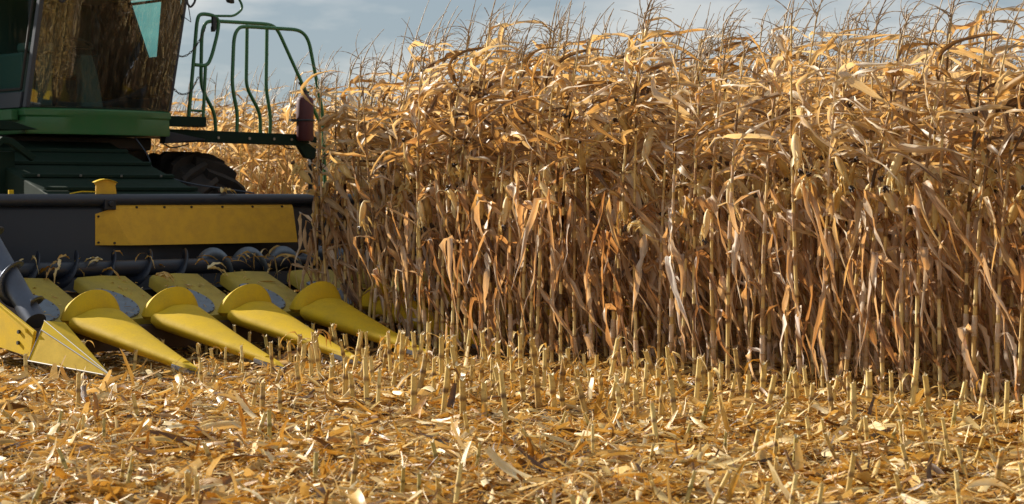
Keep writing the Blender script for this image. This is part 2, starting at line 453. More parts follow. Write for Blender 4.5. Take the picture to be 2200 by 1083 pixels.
    # snouts
    def snout(c, name):
        # front cone
        rings = []
        N = 18
        steps = [0.13, 0.15, 0.20, 0.28, 0.42, 0.56, 0.70, 0.82, 0.92, 1.0]
        for t in steps:
            b = 1.50 * t
            w = 0.014 + 0.252 * t ** 1.06
            ze = 0.052 + 0.288 * t ** 1.05
            h = 0.018 + 0.108 * t
            up = []
            for k in range(N + 1):
                th = PI - PI * k / N
                s = math.cos(th)
                sk = s + 0.20 * t * (1 - s * s)
                zz = ze + h * max(0.0, math.sin(th)) ** 0.75
                if t > 0.85:                       # the seam dips on one shoulder
                    zz -= (t - 0.85) / 0.15 * 0.020 * math.exp(-((s + 0.72) / 0.22) ** 2)
                bb = b
                up.append((c + w * sk, bb, zz))
            und = [(c + w * 0.8, b, ze - 0.03 - 0.03 * t), (c, b, ze - 0.045 - 0.05 * t), (c - w * 0.8, b, ze - 0.03 - 0.03 * t)]
            rings.append(up + und)
        sn = MB().loft(rings, True).build(name, M["yellow"], hd, True, angle=55)
        # domed rear with the crest that stands over the seam
        rings = []
        for t, wz, top, b in ((0, 0.222, 0.43, 1.518), (0.3, 0.230, 0.48, 1.524), (0.6, 0.238, 0.55, 1.548), (0.92, 0.254, 0.603, 1.580), (1.0, 0.258, 0.614, 1.588), (1.08, 0.258, 0.612, 1.600), (2, 0.240, 0.585, 1.66), (3, 0.20, 0.48, 1.74), (4, 0.15, 0.42, 1.80)):
            zb = 0.372
            up = []
            for k in range(N + 1):
                th = PI - PI * k / N
                s = math.cos(th)
                up.append((c + wz * 1.04 * (s + 0.16 * (1 - s * s)), b, zb + (top - zb) * max(0.0, math.sin(th)) ** 1.08))
            rings.append(up + [(c + wz * .9, b, zb - .03), (c - wz * .9, b, zb - .03)])
        MB().loft(rings, True).build("crest", M["yellow"], sn, True, angle=32)
        # steel point with its yellow cover plate
        rings = []
        for b, w, z0, z1 in ((-0.035, 0.006, 0.030, 0.042), (0.06, 0.026, 0.022, 0.062), (0.18, 0.046, 0.035, 0.088), (0.30, 0.064, 0.062, 0.100)):
            rings.append([(c - w, b, z0), (c + w, b, z0), (c + w, b, z1 * .8 + z0 * .2), (c - w, b, z1 * .8 + z0 * .2)])
        MB().loft(rings, True).build("snout_tip", M["tip_grey"], sn, bevel=0.003)
        rings = []
        for b, w, z0, z1 in ((-0.02, 0.008, 0.040, 0.048), (0.06, 0.029, 0.055, 0.076), (0.18, 0.048, 0.075, 0.106), (0.29, 0.064, 0.095, 0.132)):
            rings.append([(c - w, b, z0), (c + w, b, z0), (c + w * .72, b, z1), (c - w * .72, b, z1)])
        tp = MB().loft(rings, True).build("tip_plate", M["yellow"], sn, bevel=0.003)
        MB().box(c - 0.012, c + 0.012, 0.05, 0.13, 0.060, 0.101)  # (slot left plain)
        return sn
    for i in range(1, 8):
        snout(0.76 * i, "snout")
    # end dividers: folded sheet point, side panel, standing auger
    def divider(c, sgn):
        q = lambda a, b, z: (c + sgn * a, b, z)
        T, Bk, Tk, Rk, Kr, Rb = q(0, -0.01, 0.06), q(-.19, .90, .128), q(-.10, .86, .362), q(-.02, .96, .425), q(.15, .943, .405), q(.18, .95, .18)
        dv = MB().add([T, Bk, Tk, Rk, Kr, Rb], [(0, 2, 1), (0, 3, 2), (0, 4, 3), (0, 5, 4), (0, 1, 5), (1, 2, 3, 4, 5)]).build("divider_point", M["yellow"], hd, bevel=0.006)
        e = MB()
        for p0, p1, r in ((T, Tk, .0055), (T, Bk, .007), (Tk, Bk, .005), (T, Rk, .004)):
            e.tube([p0, p1], r, 6)
        e.build("worn_edge", M["bright_steel"], dv)
        sd = MB().prism([(.965, .15), (.90, .35), (1.477, .545), (2.6, .96), (3.40, 1.24), (3.43, .40), (1.477, .199)], 0, c + sgn * -0.14, c + sgn * -0.115)
        sdo = sd.build("end_panel", M["yellow"], hd, bevel=0.004)
        MB().prism([(.98, .335), (1.0, .365), (2.6, .965), (2.6, .93)], 0, c + sgn * -0.165, c + sgn * -0.145).build("panel_fold", M["yellow"], sdo)
        for b, z in ((1.13, .25), (1.12, .335), (1.7, .33), (2.2, .45)):
            MB().tube([q(-.14, b, z), q(-.158, b, z)], 0.016, 6).build("bolt", M["black"], sdo)
        MB().add([q(-.115, .98, .30), q(.20, .98, .26), q(.20, 2.8, .80), q(-.115, 2.8, .90)], [(0, 1, 2, 3)]).build("trough", M["brown_steel"], hd, solid=0.01)
        p0, p1 = Vector(q(.02, 1.17, .40)), Vector(q(.02, 2.55, 1.53))
        ax = (p1 - p0).normalized()
        s = Vector((1, 0, 0)); t = ax.cross(s)
        st = MB().tube([p0, p1], 0.088, 18).build("standing_auger", M["steel"], hd, True)
        L = (p1 - p0).length
        inner, outer = [], []
        n = 110
        for k in range(n + 1):
            x = 0.10 + (L - 0.12) * k / n
            th = sgn * 2 * PI * x / 0.42 + 2.9
            d = s * math.cos(th) + t * math.sin(th)
            inner.append(p0 + ax * x + d * 0.085); outer.append(p0 + ax * x + d * 0.148)
        MB().loft([inner, outer], close=False).build("flighting", M["steel"], st, True, solid=0.006)
        MB().prism([(2.5, .9), (3.43, 1.28), (3.43, .45), (2.5, .45)], 0, c + sgn * -.11, c + sgn * -.09).build("end_sheet", M["navy"], hd)
    divider(0.0, 1)
    divider(6.08, -1)
    # underside frame tubes seen through the gaps
    MB().tube([(a0, 2.72, 0.40), (a1, 2.72, 0.40)], 0.06, 8).box(a0, a1, 2.60, 2.80, 0.30, 0.36).build("frame_tube", M["black"], hd)
    return hd
build_header()

# ------------------------------------------------------------------ combine harvester
def build_combine():
    cb = tag(empty("combine_harvester", W(3.04, 5.4, 0), HROT),
             "green combine harvester with tinted cab and railed platform standing behind the corn header", "combine harvester")
    def B(m, name, mat, parent=cb, **kw):
        base = parent
        off = Vector((3.04, 5.4, 0))
        m.v = [tuple(Vector(p) - off) for p in m.v]
        return m.build(name, mat, base, **kw)
    aL, aR = 2.19, 3.89
    def front(z, a):                       # windscreen plane: leans forward as it rises, bulges in the middle
        s = (a - 3.04) / 0.85
        return 5.37 - 0.28 * (z - 2.25) - 0.16 * (1 - s * s)
    # cab floor band (skirt)
    def outline(inset, z):
        pts = [(aL + inset + (aR - aL - 2 * inset) * k / 14, 5.37 - 0.16 * (1 - ((k / 14 - .5) * 2) ** 2) + inset * .5) for k in range(15)]
        return [(a, b, z) for a, b in pts] + [(aR - inset, 7.0, z), (aL + inset, 7.0, z)]
    B(MB().loft([outline(0.012, 2.0), outline(0.004, 2.02), outline(0.010, 2.17), outline(-0.006, 2.19), outline(-0.008, 2.245), outline(0.01, 2.262)], True),
      "cab_skirt", M["green"], smooth=True, angle=25)
    # side sill toward the open end of the machine
    B(MB().box(2.10, 2.185, 5.50, 7.0, 2.135, 2.245), "side_sill", M["green"], bevel=0.01)
    # cab shell
    B(MB().box(aL + .03, aR - .03, 6.92, 7.0, 2.25, 3.62), "cab_rear_wall", M["console"])
    B(MB().loft([outline(0.02, 2.268), outline(0.02, 2.285)], True), "cab_floor", M["black"])
    rf = MB()
    def roof(inset, z, fwd):
        pts = [(aL - .06 + inset + (aR - aL + .12 - 2 * inset) * k / 12, 5.02 - fwd - 0.14 * (1 - ((k / 12 - .5) * 2) ** 2) + inset) for k in range(13)]
        return [(a, b, z) for a, b in pts] + [(aR + .06 - inset, 7.15, z), (aL - .06 + inset, 7.15, z)]
    B(rf.loft([roof(.06, 3.50, 0), roof(0, 3.54, 0.05), roof(0, 3.68, 0.05), roof(.12, 3.78, 0)], True), "cab_roof", M["green"], smooth=True, angle=30)
    # windscreen
    rings = []
    for k in range(17):
        a = aL + .035 + (aR - aL - .07) * k / 16
        rings.append([(a, front(z, a), z) for z in (2.262, 2.5, 2.8, 3.1, 3.4, 3.52)])
    B(MB().loft(rings, close=False), "windscreen", M["windscreen"], smooth=True)
    # pillars
    for a, w in ((aL + .02, .045), (aR - .02, .03)):
        B(MB().loft([[(a - w / 2, front(z, a) + .0, z), (a + w / 2, front(z, a) - .01, z), (a + w / 2, front(z, a) + .07, z), (a - w / 2, front(z, a) + .07, z)] for z in (2.262, 2.8, 3.52)], True), "pillar", M["pillar"], bevel=.008)
        B(MB().box(a - .03, a + .03, 6.85, 6.95, 2.25, 3.55), "pillar", M["pillar"], bevel=.008)
    # side windows and doors: lower panel, rubber frame, glass
    for a, s in ((aL, -1), (aR, 1)):
        f0 = lambda z: 5.46 - 0.28 * (z - 2.25)
        lo = MB().prism([(f0(2.26), 2.262), (6.85, 2.262), (6.85, 2.42), (f0(2.42), 2.42)], 0, a - .018, a + .018)
        B(lo, "lower_panel", M["pillar"], bevel=.006)
        fr = MB().tube(rounded([(a, f0(2.45) + .05, 2.45), (a, 6.80, 2.45), (a, 6.80, 3.46), (a, f0(3.46) + .05, 3.46), (a, f0(2.45) + .05, 2.45)], .12), .016, 6)
        fo = B(fr, "window_frame", M["black"], smooth=True)
        if s < 0:
            g = MB().add([(a, f0(2.43) + .03, 2.43), (a, 6.83, 2.43), (a, 6.83, 3.49), (a, f0(3.49) + .03, 3.49)], [(0, 1, 2, 3)])
        else:                              # the far side: narrow door glass ahead of a broad corner panel
            g = MB().add([(a, 5.62, 2.86), (a, 5.80, 2.86), (a, 6.18, 3.49), (a, 5.52, 3.49)], [(0, 1, 2, 3)])
            B(MB().prism([(5.45, 2.42), (6.84, 2.42), (6.84, 3.5), (6.185, 3.5), (5.80, 2.86), (5.62, 2.86), (5.52, 3.5), (5.16, 3.5)], 0, a - .012, a + .012), "door_panel", M["black"])
        B(g, "side_glass", M["glass"])
    # seat, console, steering column inside
    st = B(MB().loft([[(2.83 - i, 6.02 - i, z), (3.33 + i, 6.02 - i, z), (3.33 + i, 6.50, z), (2.83 - i, 6.50, z)] for z, i in ((2.62, 0), (2.66, .02), (2.74, .02), (2.78, -.02))], True), "seat", M["seat"], bevel=.03)
    B(MB().loft([[(3.08 - w, 6.40 + d, z), (3.08 + w, 6.40 + d, z), (3.08 + w, 6.54 + d, z), (3.08 - w, 6.54 + d, z)] for z, w, d in ((2.75, .24, 0), (2.95, .26, .02), (3.2, .22, .05), (3.34, .15, .07), (3.38, .12, .07))], True), "backrest", M["seat"], bevel=.03)
    B(MB().box(2.95, 3.2, 6.1, 6.4, 2.285, 2.62), "seat_base", M["black"], bevel=.02)
    B(MB().box(2.36, 2.72, 5.75, 6.5, 2.285, 2.85).box(2.40, 2.68, 5.65, 5.95, 2.85, 2.95), "console", M["console"], bevel=.03)
    B(MB().loft([[(3.08 - w, 5.62 + d, z), (3.08 + w, 5.62 + d, z), (3.08 + w, 5.75 + d, z), (3.08 - w, 5.75 + d, z)] for z, w, d in ((2.285, .13, -.05), (2.6, .10, 0), (2.85, .07, .08))], True), "steering_column", M["console"], bevel=.02)
    sw = MB(); sw.tube([(3.08 + .19 * math.cos(t), 5.86 + .15 * math.sin(t), 2.93 + .11 * math.sin(t)) for t in [2 * PI * k / 24 for k in range(25)]], .016, 6)
    sw.tube([(2.90, 5.86, 2.93), (3.26, 5.86, 2.93)], .012, 6)
    B(sw, "steering_wheel", M["black"], smooth=True)
    B(MB().box(2.30, 2.42, 5.40, 5.46, 2.80, 2.98).tube([(2.36, 5.44, 2.8), (2.40, 5.6, 2.3)], .015, 6), "monitor", M["black"], bevel=.01)
    # wiper and brackets on the right of the screen
    B(MB().tube(rounded([(3.97, 5.05, 3.60), (3.98, 5.02, 3.42), (3.92, 5.03, 3.34), (3.86, 5.05, 3.45)], .04), .012, 6).tube([(3.88, 5.04, 3.5), (3.94, 5.05, 3.2), (3.80, 5.06, 3.28)], .007, 5), "wiper_bracket", M["black"], smooth=True)
    B(MB().tube(rounded([(2.22, 4.93, 3.62), (2.24, 4.90, 3.40), (2.34, 4.90, 3.28), (2.40, 4.90, 3.36)], .05), .014, 6), "grab_handle", M["black"], smooth=True)
    # feeder house: sloping channel between the header and the machine, and its plated top
    fh = MB().prism([(3.46, 1.28), (3.46, .55), (6.3, 1.05), (6.3, 1.85), (5.6, 1.93)], 0, 1.60, 3.30)
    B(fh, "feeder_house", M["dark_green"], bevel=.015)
    m = MB()
    for b, z in ((3.9, 1.425), (4.32, 1.55), (4.75, 1.68), (5.2, 1.815)):
        m.prism([(b, z), (b + .05, z + .012), (b + .05, z + .042), (b, z + .03)], 0, 1.62, 3.28)
    B(m, "feeder_rib", M["dark_green"], bevel=.004)
    for a in (1.75, 2.2, 2.65, 3.1):
        B(MB().tube([(a, 4.29, 1.56), (a, 4.285, 1.578)], .012, 6), "bolt", M["bright_steel"])
    # lift bracket at the open side
    lb = MB().box(1.50, 1.70, 4.66, 4.72, 1.15, 1.80)
    lb.tube([(1.40, 4.6, 1.80), (1.53, 4.6, 1.91), (1.62, 4.6, 1.895), (1.86, 4.6, 1.735)], .045, 4)
    B(lb, "lift_bracket", M["dark_green"], bevel=.006)
    B(MB().loft([[(1.55, 5.0, 2.12), (1.9, 5.1, 2.11), (2.22, 5.15, 2.035), (1.9, 5.1, 2.02), (1.55, 5.0, 2.03)], [(1.55, 5.6, 2.12), (1.9, 5.6, 2.11), (2.22, 5.45, 2.035), (1.9, 5.6, 2.02), (1.55, 5.6, 2.03)]], True), "side_bracket", M["dark_green"], bevel=.006)
    # dark understructure and main body
    B(MB().box(1.9, 4.15, 6.25, 6.9, .95, 1.98).box(2.1, 3.9, 5.75, 6.3, 1.86, 1.99), "axle_housing", M["black"], bevel=.02)
    body = MB().prism([(7.2, 1.1), (7.2, 3.75), (7.6, 4.05), (11.2, 4.05), (12.4, 3.2), (12.9, 1.9), (12.2, 1.1)], 0, 1.15, 4.30)  # unseen body, near side widened so its shadow falls across the right-hand snouts
    B(body, "body", M["green"], bevel=.04)
    B(MB().box(1.13, 4.32, 7.5, 12.3, 1.75, 1.83), "body_stripe", M["yellow"])
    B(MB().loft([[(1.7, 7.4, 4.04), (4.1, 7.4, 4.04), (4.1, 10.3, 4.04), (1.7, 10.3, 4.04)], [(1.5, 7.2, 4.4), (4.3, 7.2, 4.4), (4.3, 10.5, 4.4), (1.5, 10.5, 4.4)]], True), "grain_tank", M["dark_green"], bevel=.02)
    # platform: beam, step box, deck, end bracket, ladder pole
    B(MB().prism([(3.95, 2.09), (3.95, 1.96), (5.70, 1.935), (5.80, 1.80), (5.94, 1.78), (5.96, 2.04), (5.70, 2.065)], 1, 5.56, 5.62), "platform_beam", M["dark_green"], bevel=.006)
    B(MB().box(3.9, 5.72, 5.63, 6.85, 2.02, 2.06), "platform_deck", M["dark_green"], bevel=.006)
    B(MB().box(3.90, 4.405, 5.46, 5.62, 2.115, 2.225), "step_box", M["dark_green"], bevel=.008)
    B(MB().loft([[(3.9, 5.45, 2.06), (4.42, 5.50, 1.985), (4.42, 5.55, 1.955), (3.9, 5.50, 1.93)], [(3.9, 5.6, 2.06), (4.42, 5.6, 1.985), (4.42, 5.6, 1.955), (3.9, 5.6, 1.93)]], True), "brace", M["pillar"], bevel=.005)
    for a in (4.62, 5.03, 5.36, 5.60):
        B(MB().tube([(a, 5.565, 2.005), (a, 5.55, 2.005)], .016, 8), "bolt", M["bright_steel"])
    r = .021
    def rail(pts, b0, name, rad=.07, rr=r):
        return B(MB().tube(rounded([(a, b0 if len(p) == 0 else p[0], z) for a, z, *p in pts], rad), rr, 8), name, M["green"], smooth=True, angle=60)
    rail([(4.297, 2.20), (4.406, 3.278), (4.44, 3.36), (4.614, 3.352), (4.690, 3.30), (4.675, 3.169), (4.602, 2.916), (4.54, 2.789), (4.375, 2.799)], 5.65, "hand_loop", .08)
    rail([(4.516, 2.80), (4.485, 2.20)], 5.65, "post", rr=.019)
    rail([(4.315, 2.30), (4.50, 2.295)], 5.65, "rung", rr=.014)
    rail([(5.015, 2.06), (5.003, 2.301), (4.851, 2.531), (4.814, 2.657), (4.826, 3.200), (4.876, 3.325), (4.977, 3.345), (5.754, 3.352), (5.86, 3.305), (6.430, 2.30), (6.513, 2.163), (6.541, 1.30)], 6.2, "handrail", .12)
    rail([(4.89, 2.04), (4.903, 2.28), (4.828, 2.57), (4.853, 3.130), (4.92, 3.235), (5.028, 3.246), (5.749, 3.250), (5.868, 3.150), (6.068, 2.311), (6.108, 1.30)], 5.6, "handrail", .12)
    rail([(5.439, 3.34), (5.426, 2.615), (5.622, 2.317), (5.622, 2.03)], 6.2, "post", .1)
    rail([(5.715, 3.346), (5.702, 2.603), (5.768, 2.278), (5.754, 2.03)], 6.2, "post", .1)
    arm = rail([(4.638, 3.345), (4.887, 3.358), (4.987, 3.427), (4.999, 3.48), (4.949, 3.56), (4.90, 3.60)], 5.65, "mirror_arm", .05, .014)
    B(MB().loft([[(4.79, 5.60, 3.50), (4.87, 5.60, 3.49), (4.87, 5.66, 3.49), (4.79, 5.66, 3.50)], [(4.74, 5.58, 3.62), (4.84, 5.58, 3.60), (4.84, 5.66, 3.60), (4.74, 5.66, 3.62)], [(4.70, 5.58, 3.86), (4.80, 5.58, 3.86), (4.80, 5.66, 3.86), (4.70, 5.66, 3.86)]], True), "mirror", M["black"], bevel=.015)
    B(MB().box(4.60, 4.65, 5.63, 5.67, 3.19, 3.34).box(4.60, 4.63, 5.62, 5.68, 3.17, 3.23), "latch", M["black"], bevel=.006)
    for a, z0, z1 in ((5.90, 1.05, 2.02), (6.02, 1.05, 1.9)):
        B(MB().box(a - .012, a + .012, 5.58, 5.64, z0, z1), "ladder_side", M["black"], bevel=.004)
    for z in (1.1, 1.4, 1.7):
        B(MB().box(5.90, 6.02, 5.57, 5.65, z, z + .03), "ladder_step", M["black"])
    B(MB().tube(rounded([(3.93, 5.58, 1.93), (4.05, 5.58, 1.88), (4.25, 5.58, 1.93)], .1), .008, 5).tube(rounded([(5.5, 5.6, 1.96), (5.56, 5.6, 1.90), (5.66, 5.6, 1.90)], .05), .008, 5), "hose", M["black"])
    B(MB().tube(rounded([(3.42, 5.3, 1.98), (3.45, 5.1, 1.80), (3.26, 4.7, 1.62), (3.40, 4.3, 1.50), (3.95, 3.9, 1.40)], .15), .008, 5), "hose", M["pillar"], smooth=True)
    # safety chains
    def chain(pts, name):
        P = rounded(pts, .3, 12)
        pos = [P[0]]; acc = 0
        m = MB(); k = 0
        L = 0.036
        carry = 0
        for i in range(len(P) - 1):
            seg = (P[i + 1] - P[i]); l = seg.length
            if l < 1e-6: continue
            d = carry
            while d < l:
                c = P[i] + seg * (d / l)
                t = seg.normalized(); s = t.orthogonal().normalized(); q = t.cross(s)
                if k % 2: s, q = q, s
                m.tube([c + t * (.022 * math.cos(x)) + s * (.009 * math.sin(x)) for x in [2 * PI * j / 10 for j in range(11)]], .0042, 5, cap=False)
                k += 1; d += L
            carry = d - l
        B(m, name, M["chain"])
    chain([(4.02, 5.55, 2.90), (4.20, 5.58, 2.86), (4.38, 5.62, 2.99), (4.52, 5.65, 3.22)], "chain")
    chain([(3.95, 5.52, 2.62), (4.12, 5.58, 2.46), (4.30, 5.62, 2.48), (4.42, 5.65, 2.66)], "chain")
    # front wheels
    def wheel(a0, a1, bc):
        Rr, zc = .92, .90
        prof = [(a0, .45), (a0 - .01, .62), (a0 + .02, .80), (a0 + .09, .868), ((a0 + a1) / 2, .885), (a1 - .09, .868), (a1 - .02, .80), (a1 + .01, .62), (a1, .45)]
        rings = []
        for k in range(48):
            t = 2 * PI * k / 48
            rings.append([(a, bc + rr * math.cos(t), zc + rr * math.sin(t)) for a, rr in prof])
        rings.append(rings[0])
        w = B(MB().tube([((a0 + a1) / 2 - .22, bc, zc), ((a0 + a1) / 2 + .22, bc, zc)], .44, 32).tube([(a0 + .02, bc, zc), (a1 + .06, bc, zc)], .13, 16), "wheel", M["rim_yellow"], smooth=True)
        ty = MB().loft(rings, close=False)
        mid = (a0 + a1) / 2
        for k in range(21):
            for side in (-1, 1):
                t0 = 2 * PI * (k + (0.5 if side > 0 else 0)) / 21
                rg = []
                for u in (0, .35, .7, 1.0):
                    a = mid + side * (-.03 + u * ((a1 - a0) / 2 + .045))
                    t = t0 + u * .26
                    ro = .965 - .05 * max(0, u - .75) / .25; ri = .86 - .10 * max(0, u - .6) / .4
                    hw0, hw1 = .032, .055
                    rg.append([(a, bc + rr * math.cos(t + d / rr), zc + rr * math.sin(t + d / rr)) for rr, d in ((ri, -hw1), (ro, -hw0), (ro, hw0), (ri, hw1))])
                ty.loft(rg, True)
        tyo = ty.build("tyre", M["rubber"], w, smooth=True, angle=35) if False else B(ty, "tyre", M["rubber"], parent=w, smooth=True, angle=35)
        return w
    wheel(4.18, 4.90, 6.2)
    wheel(1.18, 1.90, 6.2)
    # rear wheels, smaller
    for a in (1.7, 3.9):
        m = MB().tube([(a, 11.4, .62), (a + .45, 11.4, .62)], .62, 32)
        B(m, "rear_wheel", M["rubber"], bevel=.05)
    return cb
build_combine()

# fire extinguisher hung on the platform rail
def build_extinguisher():
    e = tag(empty("fire_extinguisher", W(5.745, 5.50, 1.99), HROT), "dusty dark red fire extinguisher hung at the platform's ladder end", "fire extinguisher")
    prof = [(0, .0), (.085, .0), (.098, .02), (.098, .45), (.085, .485), (.04, .51), (.03, .53)]
    m = MB(); rings = []
    for k in range(25):
        t = 2 * PI * k / 24
        rings.append([(r * math.cos(t), r * math.sin(t), z) for r, z in prof])
    m.loft(rings, close=False).build("cylinder", M["maroon"], e, True)
    MB().box(-.115, .115, -.012, .10, .215, .245).box(-.20, -.10, -.01, .03, .215, .245).tube([(0.101 * math.cos(t), 0.101 * math.sin(t), .23) for t in [2 * PI * k / 20 for k in range(21)]], .012, 6).build("bracket", M["black"], e)
    MB().tube([(0, 0, .52), (0, 0, .57)], .022, 8).tube([(-.08, -.02, .60), (0, 0, .56), (.06, .01, .55)], .010, 6).tube([(-.09, 0, .66), (-.02, 0, .58)], .009, 6).build("valve_lever", M["black"], e)
build_extinguisher()

# ------------------------------------------------------------------ plant geometry (numpy)
def np_mesh(name, V, F, uv, tone, mats, midx=None, parent=None):
    me = bpy.data.meshes.new(name)
    me.vertices.add(len(V)); me.vertices.foreach_set("co", np.ascontiguousarray(V, dtype=np.float32).ravel())
    F = np.ascontiguousarray(F, dtype=np.int32)
    me.loops.add(F.size); me.loops.foreach_set("vertex_index", F.ravel())
    me.polygons.add(len(F)); me.polygons.foreach_set("loop_start", np.arange(0, F.size, 4, dtype=np.int32))
    me.update(calc_edges=True)
    me.polygons.foreach_set("use_smooth", np.ones(len(F), dtype=bool))
    ul = me.uv_layers.new(name="UVMap"); ul.data.foreach_set("uv", np.ascontiguousarray(uv[F.ravel()], dtype=np.float32).ravel())
    at = me.attributes.new("tone", "FLOAT", "POINT"); at.data.foreach_set("value", np.ascontiguousarray(tone, dtype=np.float32))
    if midx is not None:
        me.polygons.foreach_set("material_index", np.ascontiguousarray(midx, dtype=np.int32))
    for m in (mats if isinstance(mats, list) else [mats]):
        me.materials.append(m)
    return me

class NB:
    """collects quad grids with uv, tone and material slot"""
    def __init__(self):
        self.V, self.F, self.U, self.T, self.I, self.n = [], [], [], [], [], 0
    def grid(self, P, tone, uv=None, wrap=False, slot=0):
        P = np.asarray(P, dtype=np.float64); r, c = P.shape[:2]
        idx = np.arange(r * c).reshape(r, c)
        if wrap:
            nx = np.roll(idx, -1, axis=1)
            q = np.stack([idx[:-1], nx[:-1], nx[1:], idx[1:]], -1).reshape(-1, 4)
        else:
            q = np.stack([idx[:-1, :-1], idx[:-1, 1:], idx[1:, 1:], idx[1:, :-1]], -1).reshape(-1, 4)
        self.V.append(P.reshape(-1, 3)); self.F.append(q + self.n); self.n += r * c
        if uv is None:
            uu, vv = np.meshgrid(np.linspace(0, 1, c), np.linspace(0, 1, r))
            uv = np.stack([uu, vv], -1)
        self.U.append(np.asarray(uv).reshape(-1, 2))
        t = np.broadcast_to(np.asarray(tone, dtype=np.float64), (r, c) if np.ndim(tone) != 1 else (c, r)) if np.ndim(tone) != 1 else np.repeat(np.asarray(tone)[:, None], c, 1)
        self.T.append(np.asarray(t).reshape(-1)); self.I.append(np.full(len(q), slot))
    def arrays(self):
        return (np.concatenate(self.V), np.concatenate(self.F), np.concatenate(self.U), np.concatenate(self.T), np.concatenate(self.I))
    def mesh(self, name, mats):
        V, F, U, T, I = self.arrays()
        return np_mesh(name, V, F, U, T, mats, I)

def tube_rings(path, rad, n):
    P = np.asarray(path, float); k = len(P)
    t = np.gradient(P, axis=0); t /= np.linalg.norm(t, axis=1)[:, None] + 1e-9
    s = np.cross(t[0], [0.3, 0.8, 0.1]); s /= np.linalg.norm(s)
    out = np.zeros((k, n, 3))
    ang = np.arange(n) * 2 * PI / n
    for i in range(k):
        s = s - t[i] * s.dot(t[i]); s /= np.linalg.norm(s)
        q = np.cross(t[i], s)
        out[i] = P[i] + rad[i] * (np.cos(ang)[:, None] * s + np.sin(ang)[:, None] * q)
    return out

def leaf_grid(g, p0, az, el, L, Wd, sag, wind, n, cols, kink=None, fold=0.5, twist=0.6, wave=0.12, hang=None):
    """a dry blade: midrib bends under its weight and the wind, blade folds along the midrib, twists and frays"""
    d = np.array([math.cos(az) * math.cos(el), math.sin(az) * math.cos(el), math.sin(el)])
    s = np.array([-math.sin(az), math.cos(az), 0.0])
    p = np.array(p0, float)
    step = L / n
    G = np.zeros((n + 1, cols, 3))
    tau = g.gauss(0, twist); dt = 1.0 / n
    kinks = [((round(k[0] * n) + .0) / n,) + tuple(k[1:]) for k in (kink or [])]
    ph = g.uniform(0, 6.28); wv = g.uniform(2.5, 5.0)
    fold0 = fold * g.uniform(.6, 1.4)
    xs = np.linspace(-1, 1, cols)
    for i in range(n + 1):
        t = i / n
        s = s - d * s.dot(d); s /= np.linalg.norm(s) + 1e-9
        nrm = np.cross(d, s)
        w = Wd * (0.30 + 0.70 * min(1.0, t / 0.22)) * max(0.03, 1 - max(0.0, (t - .25) / .75) ** 1.35)
        if t < 0.9: w *= 1 + 0.10 * math.sin(9 * t + ph)
        ka = fold0 * (1.0 + 0.5 * math.sin(2.2 * t * PI + ph))
        lat = np.abs(xs) ** 1.2
        off = xs[:, None] * w * math.cos(ka) * s + (lat * w * math.sin(ka))[:, None] * nrm
        edge = (np.abs(xs) > 0.7) * np.sin(2 * PI * wv * t + ph + (xs > 0) * 2.1) * wave * w * 1.6
        G[i] = p + off + edge[:, None] * nrm
        p = p + d * step
        # bend
        gz = sag * (0.5 + 1.2 * t)
        d = d + np.array([wind[0], wind[1], -gz]) * dt
        for kt, ks, kx, ky in kinks:
            if abs(t - kt) <= dt * .5:
                d = d + np.array([kx, ky, -ks])
        d = d + np.array([g.gauss(0, 1), g.gauss(0, 1), g.gauss(0, .7)]) * 0.10
        d /= np.linalg.norm(d)
        tau += g.gauss(0, twist) * .5
        tau *= 0.9
        a = tau * dt * 2.5
        s = s * math.cos(a) + np.cross(d, s) * math.sin(a)
    return G

